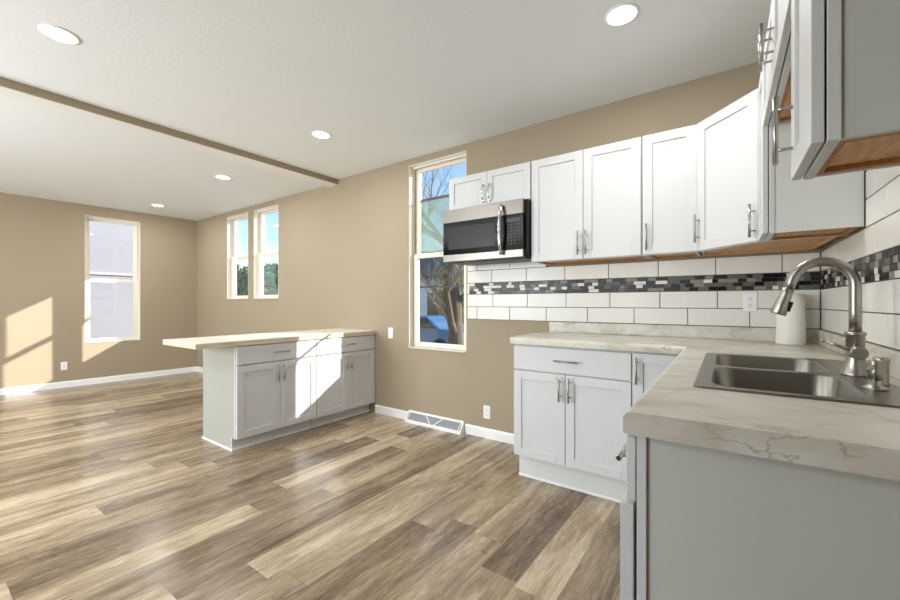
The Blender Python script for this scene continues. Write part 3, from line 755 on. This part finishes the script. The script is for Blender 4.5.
def tree(name, x, y, h, seed, label, spread=1.0, trunk=.22, levels=4, group='bare trees outside'):
    rnd = random.Random(seed); r = empty(name, (x, y, -.65)); tag(r, label, 'tree', group)
    m = MB(); t = MB()
    def grow(p, d, L, rad, lv):
        n = 4; pts = [p]; rr = [rad]; cur = p.copy(); dd = d.copy()
        for i in range(n):
            dd = (dd + Vector((rnd.uniform(-.18, .18), rnd.uniform(-.18, .18), rnd.uniform(-.05, .14)))).normalized()
            cur = cur + dd * L / n; pts.append(cur.copy()); rr.append(rad * (1 - .45 * (i + 1) / n))
        (m if lv >= levels - 1 else t).tube(pts, rr, 8 if lv >= levels - 1 else 5, caps=False)
        if lv == 0: return
        for k in range(rnd.choice((3, 4)) if lv > 1 else 4):
            i = rnd.randint(1, n); a = rnd.uniform(0, 2 * pi)
            side = Vector((cos(a), sin(a), rnd.uniform(.15, .9))) * spread
            nd = (dd * .7 + side * .8).normalized()
            grow(pts[i], nd, L * rnd.uniform(.55, .75), rr[i] * .6, lv - 1)
    grow(Vector((0, 0, 0)), Vector((0, 0, 1)), h * .42, trunk, levels)
    m.build('trunk', 'bark', r); t.build('branches', 'bark_pale', r)
    return r
tree('bare_tree', -6.5, 9.3, 8.5, 3, 'thick-trunked bare tree right outside the tall window', 1.2, .24, 5)
tree('bare_tree', -4.6, 20.5, 8.5, 8, 'bare spreading tree farther back behind the tall window', 1.2, .2, 5)
tree('bare_tree', -24.2, 15.8, 7.5, 12, 'slim bare tree outside the pair of high windows', .9, .12, 4)

def bush(name, x, y, z, rx, ry, rz_, seed, material, label, n=1400, leaf=.13):
    rnd = random.Random(seed); r = empty(name, (x, y, z)); tag(r, label, 'shrub')
    m = MB()
    for i in range(n):
        a = rnd.uniform(0, 2 * pi); b = math.acos(rnd.uniform(-1, 1)); q = rnd.uniform(.72, 1.0) * (1 + .12 * sin(3 * a + seed) * sin(2 * b))
        c_ = Vector((rx * q * sin(b) * cos(a), ry * q * sin(b) * sin(a), rz_ * (q * cos(b) + 1)))
        u_ = Vector((rnd.uniform(-1, 1), rnd.uniform(-1, 1), rnd.uniform(-1, 1))).normalized(); v_ = u_.orthogonal().normalized(); L = leaf * rnd.uniform(.6, 1.3)
        vs_ = [m.bm.verts.new(c_ + w_) for w_ in (-u_ * L, v_ * L * .5, u_ * L, -v_ * L * .5)]; m.bm.faces.new(vs_)
    m.build('foliage', material, r)
    m = MB()
    for i in range(6):
        a = i * 1.05; m.tube([(0, 0, 0), (rx * .4 * cos(a), ry * .4 * sin(a), rz_ * 1.3)], [.03, .012], 6)
    m.build('stems', 'bark', r)
    return r
bush('leafy_shrub', -9.6, 14.0, -.65, 1.1, 1.0, 1.9, 4, 'leaf_yellow', 'yellow-green leafy shrub behind the thick tree outside the tall window')
bush('evergreen_shrub', -27.0, 12.8, -.65, 2.6, 1.5, 2.15, 7, 'leaf_dark', 'dark evergreen shrub below the pair of high windows', 2600, .2)
bush('evergreen_shrub', -21.0, 12.0, -.65, 2.2, 1.4, 2.0, 9, 'leaf_dark', 'low dark evergreen seen through the right one of the high windows', 1800, .18)

# parked car beyond the drive
cr = empty('car', (-9.6, 11.6, -.65)); tag(cr, 'blue car parked in front of the low pale grey house', 'car')
m = MB(); L_ = [(-2.1, .35), (-2.1, .75), (-1.9, .88), (-1.1, .95), (-.55, 1.38), (.75, 1.40), (1.35, .98), (2.0, .90), (2.15, .7), (2.15, .35)]
m.prism(L_, 'y', -.85, .85); m.build('body', 'car', cr, .06)
m = MB(); m.prism([(-.98, .98), (-.52, 1.32), (.72, 1.34), (1.2, .98)], 'y', -.87, .87); m.build('windows', 'winpane', cr)
for sx in (-1.35, 1.35):
    for sy in (-1, 1):
        m = MB(); m.lathe([(.33, 0), (.33, .2)], (sx, -.88 if sy < 0 else .68, .33), 20, axis='y'); m.build('wheel', 'tyre', cr)

# white outbuilding outside the left wall
pr = empty('outbuilding', (-10.2, .9, -.65)); tag(pr, 'white outbuilding filling the view through the window on the left wall', 'outbuilding')
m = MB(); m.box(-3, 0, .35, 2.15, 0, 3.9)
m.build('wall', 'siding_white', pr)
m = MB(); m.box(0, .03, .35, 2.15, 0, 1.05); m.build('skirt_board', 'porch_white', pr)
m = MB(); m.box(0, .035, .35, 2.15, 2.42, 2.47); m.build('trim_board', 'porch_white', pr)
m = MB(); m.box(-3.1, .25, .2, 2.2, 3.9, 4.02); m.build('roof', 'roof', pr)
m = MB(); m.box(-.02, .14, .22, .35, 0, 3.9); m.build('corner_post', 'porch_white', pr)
